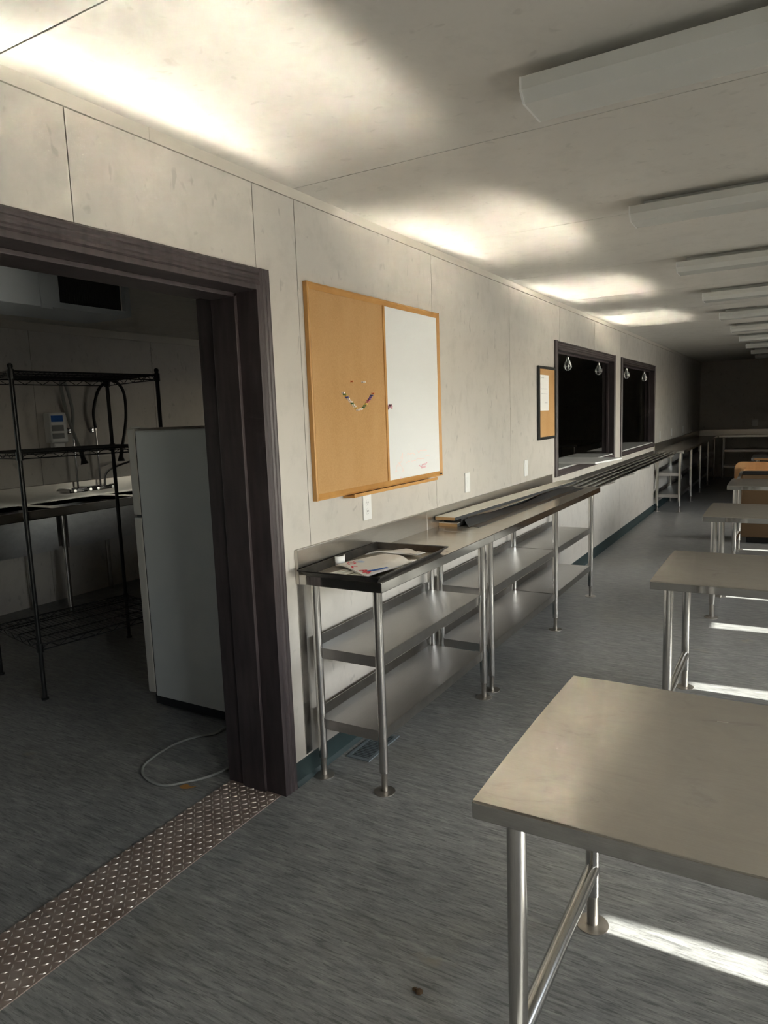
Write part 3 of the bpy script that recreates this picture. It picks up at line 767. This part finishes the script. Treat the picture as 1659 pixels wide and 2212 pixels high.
sheet_obj('liner_sheet', 'dark_lam', t, quad((.152, 3.60), (.205, 3.54), (.262, 5.60), (.215, 5.62), lambda u, v: HC + .002 + .030 * (1 - u) ** 1.3 * (.75 + .35 * math.sin(9 * v + 1)) + .002 * math.sin(23 * v)), 8, 40, .001)
tag(MB().xf(Matrix()).add([(x, y, z) for (x, y) in ((.15, 3.62), (.262, 3.55), (.315, 5.62), (.20, 5.66)) for z in (HC + .0004, HC + .0016)],
    [(0, 2, 3, 1), (2, 4, 5, 3), (4, 6, 7, 5), (6, 0, 1, 7), (1, 3, 5, 7), (0, 6, 4, 2)]).build('metal_strip', 'smoke'), 'flat dark grey metal strip lying on the counter beside the planks', 'strip')

# white board lying on the sill of the nearer hatch
R = Matrix.Translation((.20, 6.44, 1.0285)) @ Matrix.Rotation(math.atan2(.635, .10), 4, 'Z')
tag(MB().box(0, .66, 0, .60, 0, .016).xf(R).build('white_board_sheet', 'white_sheet', None, bev=.002), 'white sheet of board lying across the nearer serving hatch sill', 'board')

# wire cage lamps in the hatches
def make_cage():
    t = thing('cage_lamp', (0, 0, 0), '', 'pendant lamp', 'wire cage lamps hanging in the serving hatches')
    MB().tube([(0, 0, 0), (0, 0, -.03)], .004, 8).build('stem', 'wire', t, smooth=True)
    MB().lathe([(.011, -.05), (.012, -.032), (.007, -.028)], n=12).build('socket', 'wire', t, smooth=True)
    prof = [(.010, -.045), (.02, -.065), (.034, -.095), (.036, -.115), (.028, -.135), (.010, -.148)]
    for k in range(6):
        a = math.pi * 2 * k / 6
        MB().tube([(r * math.cos(a), r * math.sin(a), z) for (r, z) in prof], .0022, 6).build('cage_wire', 'wire', t, smooth=True)
    for (r, z) in ((.036, -.112), (.012, -.148)):
        MB().tube([(r * math.cos(a), r * math.sin(a), z) for a in [2 * math.pi * i / 16 for i in range(17)]], .002, 6).build('cage_ring', 'wire', t, smooth=True)
    MB().lathe([(.008, -.05), (.018, -.075), (.019, -.09), (.012, -.108), (.003, -.112)], n=12).build('bulb', 'clear', t, smooth=True)
    return t
cg = make_cage()
for i, (y, lab) in enumerate(((6.43, 'left wire cage lamp in the nearer hatch'), (7.60, 'right wire cage lamp in the nearer hatch'), (9.02, 'left wire cage lamp in the farther hatch'), (10.20, 'right wire cage lamp in the farther hatch'))):
    t = cg if i == 0 else copy_tree(cg)
    t.location = (-.05, y, W1[3] - .018); t['label'] = lab

# ------------------------------------------------------------------ floor things
t = thing('floor_register', (.105, 2.61, 0), 'small metal floor vent under the near counter', 'floor vent')
fr = MB(); a, b, p, q = .045, .165, 2.47, 2.75
fr.box(a, b, p, p + .02, 0, .005); fr.box(a, b, q - .02, q, 0, .005); fr.box(a, a + .015, p + .02, q - .02, 0, .005); fr.box(b - .015, b, p + .02, q - .02, 0, .005)
fr.build('frame', 'register', t)
MB().box(a + .015, b - .015, p + .02, q - .02, .0003, .001).build('duct_opening', 'slot', t)
for k in range(17):
    y = p + .03 + k * .0137
    MB().box(a + .015, b - .015, y, y + .004, .001, .0045).build('slat', 'register', t)
lf = MB(); lf.add([(-.45, 1.93, .002), (-.43, 1.955, .006), (-.40, 1.95, .003), (-.375, 1.955, .008), (-.40, 1.93, .004), (-.425, 1.92, .003)], [(0, 5, 4, 3, 2, 1)])
o = lf.build('dry_leaf', 'leaf'); tag(o, 'curled dry leaf on the floor beside the tread plate', 'leaf')
sm = o.modifiers.new('thickness', 'SOLIDIFY'); sm.thickness = .0015
for (x, y, lab) in ((.941, 1.459, 'small brown crumb of debris on the floor near the bottom edge'),):
    mb = MB(); mb.lathe([(.004, 0), (.011, .004), (.008, .009), (.002, .011)], (x, y, 0), 7); mb.lathe([(.003, 0), (.008, .003), (.003, .007)], (x - .015, y + .004, 0), 6)
    tag(mb.build('debris_crumb', 'dirt'), lab, 'debris')
def bez(P, n=10):
    out = []
    for i in range(len(P) - 1):
        p0 = Vector(P[max(i - 1, 0)]); p1 = Vector(P[i]); p2 = Vector(P[i + 1]); p3 = Vector(P[min(i + 2, len(P) - 1)])
        for k in range(n):
            t_ = k / n
            out.append(.5 * ((2 * p1) + (-p0 + p2) * t_ + (2 * p0 - 5 * p1 + 4 * p2 - p3) * t_ ** 2 + (-p0 + 3 * p1 - 3 * p2 + p3) * t_ ** 3))
    out.append(Vector(P[-1])); return out
cp = [(-.62, 2.60, .006), (-.664, 2.455, .006), (-.664, 2.37, .006), (-.728, 2.294, .006), (-.761, 2.176, .006), (-.742, 2.02, .006), (-.698, 1.948, .006), (-.609, 1.903, .006), (-.508, 1.902, .006),
      (-.447, 1.962, .006), (-.391, 2.042, .006), (-.362, 2.15, .006), (-.345, 2.3, .006), (-.34, 2.42, .006)]
tag(MB().tube(bez(cp), .0055, 10).build('power_cord', 'cord', None, smooth=True), 'grey power cord looped on the kitchen floor beside the fridge', 'cord')

# ------------------------------------------------------------------ kitchen: fridge
t = thing('refrigerator', (-.85, 2.82, 0), 'white two door refrigerator standing sideways behind the doorway', 'refrigerator')
FX0, FX1, FY0, FY1, FZ = -1.205, -.55, 2.49, 3.16, 1.50
MB().box(FX0, FX1, FY0, FY1, .06, FZ).build('body', 'fridge', t, bev=.008)
d1 = MB().box(FX0 - .06, FX0 - .008, FY0, FY1, .075, 1.043).build('fridge_door', 'fridge_edge', t, bev=.007)
d2 = MB().box(FX0 - .06, FX0 - .008, FY0, FY1, 1.057, FZ + .012).build('freezer_door', 'fridge_edge', t, bev=.007)
for dd, z0, z1 in ((d1, .72, 1.02), (d2, 1.08, 1.32)): MB().box(FX0 - .095, FX0 - .06, FY1 - .07, FY1 - .04, z0, z1).build('handle', 'plastic_white', dd, bev=.006)
MB().box(FX0 - .008, FX0, FY0 + .006, FY1 - .006, .08, FZ - .005).build('gasket', 'slot', t)
MB().box(FX0 - .05, FX0 + .01, FY0 + .012, FY0 + .05, 1.043, 1.057).build('hinge', 'dark_metal', t)
MB().box(FX0 - .045, FX0 + .03, FY0 + .01, FY0 + .05, FZ + .012, FZ + .02).build('hinge_cover', 'fridge_edge', t)
MB().box(FX0 - .02, FX1, FY0 + .012, FY1 - .012, .012, .06).build('base_grille', 'black', t)
for (x, y) in ((FX0 + .05, FY0 + .06), (FX0 + .05, FY1 - .06), (FX1 - .05, FY0 + .06), (FX1 - .05, FY1 - .06)):
    MB().lathe([(.018, 0), (.018, .014)], (x, y, 0), 12).build('foot', 'black', t)

# wire shelving
pR = Vector((-1.742, 3.152, 0)); pL = Vector((-1.88, 2.275, 0)); pM = Vector((-2.382, 3.281, 0)); pB = pL + (pM - pR)
t = thing('wire_shelving', tuple((pR + pB) / 2), 'black wire shelving rack standing in the dark kitchen', 'shelving')
for p in (pR, pL, pM, pB):
    po = MB().tube([p + Vector((0, 0, .01)), p + Vector((0, 0, 1.865))], .0125, 12).build('post', 'dark_metal', t, smooth=True)
    MB().lathe([(.0145, 0), (.0145, .012), (.008, .02)], (p.x, p.y, 1.86), 12).build('post_cap', 'dark_metal', po, smooth=True)
    MB().lathe([(.02, 0), (.02, .01), (.008, .015)], (p.x, p.y, 0), 12).build('foot', 'dark_metal', po, smooth=True)
for z in (1.84, 1.40, .32):
    s = MB(); up = Vector((0, 0, 1))
    cs = [pR, pL, pB, pM]
    for i in range(4):
        a, b = cs[i], cs[(i + 1) % 4]
        s.tube([a + up * z, b + up * z], .0035, 6); s.tube([a + up * (z - .032), b + up * (z - .032)], .0035, 6)
        L = (b - a).length; k = int(L / .055); P = []
        for j in range(k + 1): P.append(a + (b - a) * (j / k) + up * (z - (0 if j % 2 else .032)))
        s.tube(P, .0025, 5)
        s.add([a + up * (z - .006), b + up * (z - .006), b + up * (z + .003), a + up * (z + .003)], [(0, 1, 2, 3)])
    for j in range(1, 34): s.tube([pR + (pL - pR) * (j / 34) + up * (z + .002), pM + (pB - pM) * (j / 34) + up * (z + .002)], .002, 5)
    for j in (1, 2, 3): s.tube([pR + (pM - pR) * (j / 4) + up * (z - .003), pL + (pB - pL) * (j / 4) + up * (z - .003)], .0032, 5)
    for p in cs: s.tube([p + up * (z - .04), p + up * (z + .008)], .019, 10)
    s.build('wire_shelf', 'dark_metal', t)

# three bowl sink with two pre rinse taps
t = thing('pot_sink', (KX + .35, 4.1, 0), 'long stainless pot sink against the kitchen wall', 'sink')
SY0, SY1 = 2.55, 5.35; SZ = .90
MB().box(KX + .002, KX + .03, SY0, SY1, SZ - .01, 1.045).build('backsplash', 'steel_splash', t, bev=.004)
rim = MB()
bowls = [(2.72, 3.42), (3.52, 4.22), (4.32, 5.02)]
for (a, b, p, q) in cells((SY0, SY1, KX + .03, KX + .66), [(b0, b1, KX + .1, KX + .59) for (b0, b1) in bowls]): rim.box(p, q, a, b, SZ - .035, SZ)
rim.build('rim', 'steel_counter', t)
MB().box(KX + .66, KX + .675, SY0, SY1, SZ - .06, SZ + .012).build('rolled_edge', 'steel_edge', t, bev=.006)
for (a, b) in bowls:
    s = MB(); x0, x1 = KX + .1, KX + .59
    s.box(x0 - .003, x0, a, b, SZ - .33, SZ - .002); s.box(x1, x1 + .003, a, b, SZ - .33, SZ - .002)
    s.box(x0, x1, a - .003, a, SZ - .33, SZ - .002); s.box(x0, x1, b, b + .003, SZ - .33, SZ - .002); s.box(x0, x1, a, b, SZ - .335, SZ - .33)
    s.build('bowl', 'steel_shelf', t)
for y in (2.62, 3.47, 4.27, 5.28):
    for x in (KX + .08, KX + .6):
        MB().lathe([(.0205, .0), (.0205, SZ - .035)], (x, y, 0), 14).build('leg', 'steel_tube', t, smooth=True)
def pre_rinse(y, label, spout, m=1):
    g = thing('pre_rinse_tap', (KX + .05, y, 1.0), label, 'tap', 'pre rinse taps over the kitchen sink')
    b = MB(); b.box(KX + .031, KX + .075, y - .1, y + .1, .945, .985); b.build('body', 'chrome', g, bev=.008)
    for s in (-1, 1):
        MB().tube([(KX + .075, y + s * .08, .965), (KX + .13, y + s * .08, .968)], .014, 10).build('valve', 'chrome', g, smooth=True)
        MB().tube([(KX + .12, y + s * .05, .985), (KX + .125, y + s * .12, .99)], .009, 8).build('lever', 'chrome', g, smooth=True)
    MB().tube([(KX + .06, y, .98), (KX + .06, y, 1.52)], .009, 10).build('riser', 'chrome', g, smooth=True)
    MB().tube([(KX + .002, y, 1.50), (KX + .06, y, 1.50)], .007, 8).build('wall_bracket', 'chrome', g, smooth=True)
    MB().lathe([(.03, 0), (.012, .02)], (0, 0, 0), 14).xf(Matrix.Translation((KX + .002, y, 1.50)) @ Matrix.Rotation(math.radians(90), 4, 'Y')).build('bracket_rose', 'chrome', g, smooth=True)
    hp_ = bez([(KX + .06, y, 1.52), (KX + .07, y - m * .01, 1.68), (KX + .10, y + m * .05, 1.88), (KX + .17, y + m * .14, 1.95), (KX + .24, y + m * .2, 1.85), (KX + .27, y + m * .18, 1.6), (KX + .28, y + m * .1, 1.33)], 10)
    MB().tube(hp_, .014, 10).build('hose', 'black' if m > 0 else 'cord', g, smooth=True)
    MB().tube([(KX + .28, y + m * .1, 1.33), (KX + .28, y + m * .08, 1.25), (KX + .285, y + m * .075, 1.21)], [.016, .02, .034], 12).build('spray_head', 'black', g, smooth=True)
    if spout:
        MB().tube(bez([(KX + .07, y + .04, .985), (KX + .075, y + .05, 1.08), (KX + .12, y + .10, 1.14), (KX + .22, y + .26, 1.20), (KX + .24, y + .29, 1.195), (KX + .245, y + .295, 1.16)], 6), .011, 10).build('spout', 'chrome', g, smooth=True)
pre_rinse(4.27, 'chrome pre rinse tap with black hose arching up over the sink', True)
pre_rinse(4.03, 'second pre rinse tap to the left, behind the soap dispenser', False, -1)
t = thing('soap_dispenser', (KX, 3.86, 1.38), 'white soap dispenser with dark labels on the kitchen wall', 'dispenser')
MB().box(KX + .001, KX + .10, 3.79, 3.955, 1.40, 1.665).build('case', 'plastic_white', t, bev=.02, seg=3)
MB().box(KX + .02, KX + .085, 3.82, 3.925, 1.36, 1.40).build('push_lever', 'plastic_white', t, bev=.01)
for (z0, z1) in ((1.585, 1.64), (1.505, 1.555), (1.44, 1.485)): MB().box(KX + .1001, KX + .1012, 3.80, 3.915, z0, z1).build('label_patch', 'blue_ink' if z0 > 1.58 else 'dark_lam', t)

# bulkhead and return grille under the kitchen ceiling
t = thing('duct_bulkhead', (-2.1, 1.6, 2.15), 'pale painted duct box under the kitchen ceiling', 'duct')
MB().box(-1.98, -1.6, .9, 2.36, 2.148, H - .001).build('casing', 'duct', t, bev=.004)
MB().box(-1.6, -1.592, 2.30, 2.36, 2.14, H - .001).build('corner_strip', 'duct', t)
t = thing('return_grille', (-2.1, 2.62, 2.15), 'dark louvred return air grille at the end of the duct box', 'vent')
g0, g1, z0, z1 = 2.362, 2.87, 2.150, H - .001
fr = MB(); fr.box(-1.63, -1.6, g0, g0 + .05, z0, z1); fr.box(-1.63, -1.6, g1 - .035, g1, z0, z1); fr.box(-1.63, -1.6, g0 + .05, g1 - .035, z0, z0 + .03); fr.box(-1.63, -1.6, g0 + .05, g1 - .035, z1 - .03, z1)
fr.build('frame', 'duct', t)
MB().box(-1.98, -1.75, g0, g1, z0, z1).build('plenum', 'duct', t); MB().box(-1.75, -1.63, g0, g1, z0, z0 + .004).build('plenum_floor', 'duct', t); MB().box(-1.75, -1.745, g0 + .01, g1 - .01, z0 + .01, z1 - .01).build('filter', 'grille_dark', t)  # near-black back panel stands in for shade inside the plenum
for k in range(26):
    y = g0 + .058 + k * .0158
    MB().prism([(-1.66, y), (-1.625, y + .006), (-1.625, y + .0075), (-1.66, y + .0015)], 'z', z0 + .03, z1 - .03).build('louvre', 'grille_dark', t)

# equipment seen through the hatches
t = thing('upright_cabinet', (-2.3, 9.2, 0), 'dark upright cabinet in the kitchen seen through the nearer hatch', 'cabinet')
MB().box(-2.75, -2.05, 8.9, 9.75, .1, 1.95).build('body', 'dark_lam', t, bev=.01); MB().box(-2.05, -2.03, 8.91, 9.32, .12, 1.93).build('door', 'dark_lam', t, bev=.006); MB().box(-2.05, -2.03, 9.33, 9.74, .12, 1.93).build('door', 'dark_lam', t, bev=.006)
MB().box(-2.74, -2.06, 8.92, 9.73, 0, .1).build('plinth', 'black', t)
t = thing('steel_post', (-1.5, 8.35, 0), 'steel support post in the kitchen behind the nearer hatch', 'post')
MB().lathe([(.035, 0), (.035, H - .001)], (-1.5, 8.35, 0), 16).build('shaft', 'steel_tube', t, smooth=True); MB().lathe([(.08, 0), (.08, .008), (.04, .014)], (-1.5, 8.35, 0), 16).build('base_plate', 'steel_foot', t)
t = thing('kitchen_worktable', (-1.9, 13.2, 0), 'steel work table in the kitchen seen through the farther hatch', 'table')
MB().box(-2.4, -1.5, 12.2, 14.2, .88, .92).build('tabletop', 'steel_counter', t, bev=.003)
for (x, y) in ((-2.35, 12.25), (-1.55, 12.25), (-2.35, 14.15), (-1.55, 14.15)): MB().lathe([(.02, 0), (.02, .88)], (x, y, 0), 14).build('leg', 'steel_tube', t, smooth=True)
MB().box(-2.36, -1.54, 12.3, 14.1, .26, .30).build('undershelf', 'steel_shelf', t)

# ------------------------------------------------------------------ orange cabinet between the tables
t = thing('wood_cabinet', (1.75, 8.8, 0), 'orange wood cabinet with rounded back panel behind the fourth table', 'cabinet')
cx0, cx1, cy0, cy1 = 1.285, 2.45, 8.52, 9.02
MB().box(cx0 + .01, cx1 - .01, cy0 + .022, cy1, .07, .76).build('body', 'dark_lam', t, bev=.004); MB().box(cx0, cx1, cy0, cy0 + .021, .07, .76).build('front_panel', 'brown_panel', t, bev=.008, seg=3)  # body darkened so its shaded side reflects dark in the counter apron
MB().box(cx0 + .05, cx1 - .05, cy0 + .06, cy1 - .04, 0, .07).build('plinth', 'black', t)
def rrect(x0, x1, z0, z1, r):
    P = [(x0, z0), (x1, z0)]
    for k in range(7): a = math.radians(90 * k / 6); P.append((x1 - r + r * math.cos(a), z1 - r + r * math.sin(a)))
    for k in range(7): a = math.radians(90 + 90 * k / 6); P.append((x0 + r + r * math.cos(a), z1 - r + r * math.sin(a)))
    return P
MB().prism(rrect(1.17, 2.56, .30, .862, .075), 'y', cy1 + .001, cy1 + .03).build('back_panel', 'orange', t, bev=.004)
MB().prism([(p, q) for (p, q) in rrect(1.262, 2.47, .762, .800, .018)], 'y', cy0 - .01, cy0 + .018).build('top_edge', 'black', t)
MB().box(1.27, 2.46, cy0 + .02, cy1, .761, .775).build('top_board', 'orange', t)
MB().prism([(1.225, .70), (1.255, .70), (1.29, .80), (1.262, .80)], 'y', cy0 - .012, cy1).build('side_bracket', 'steel_edge', t)
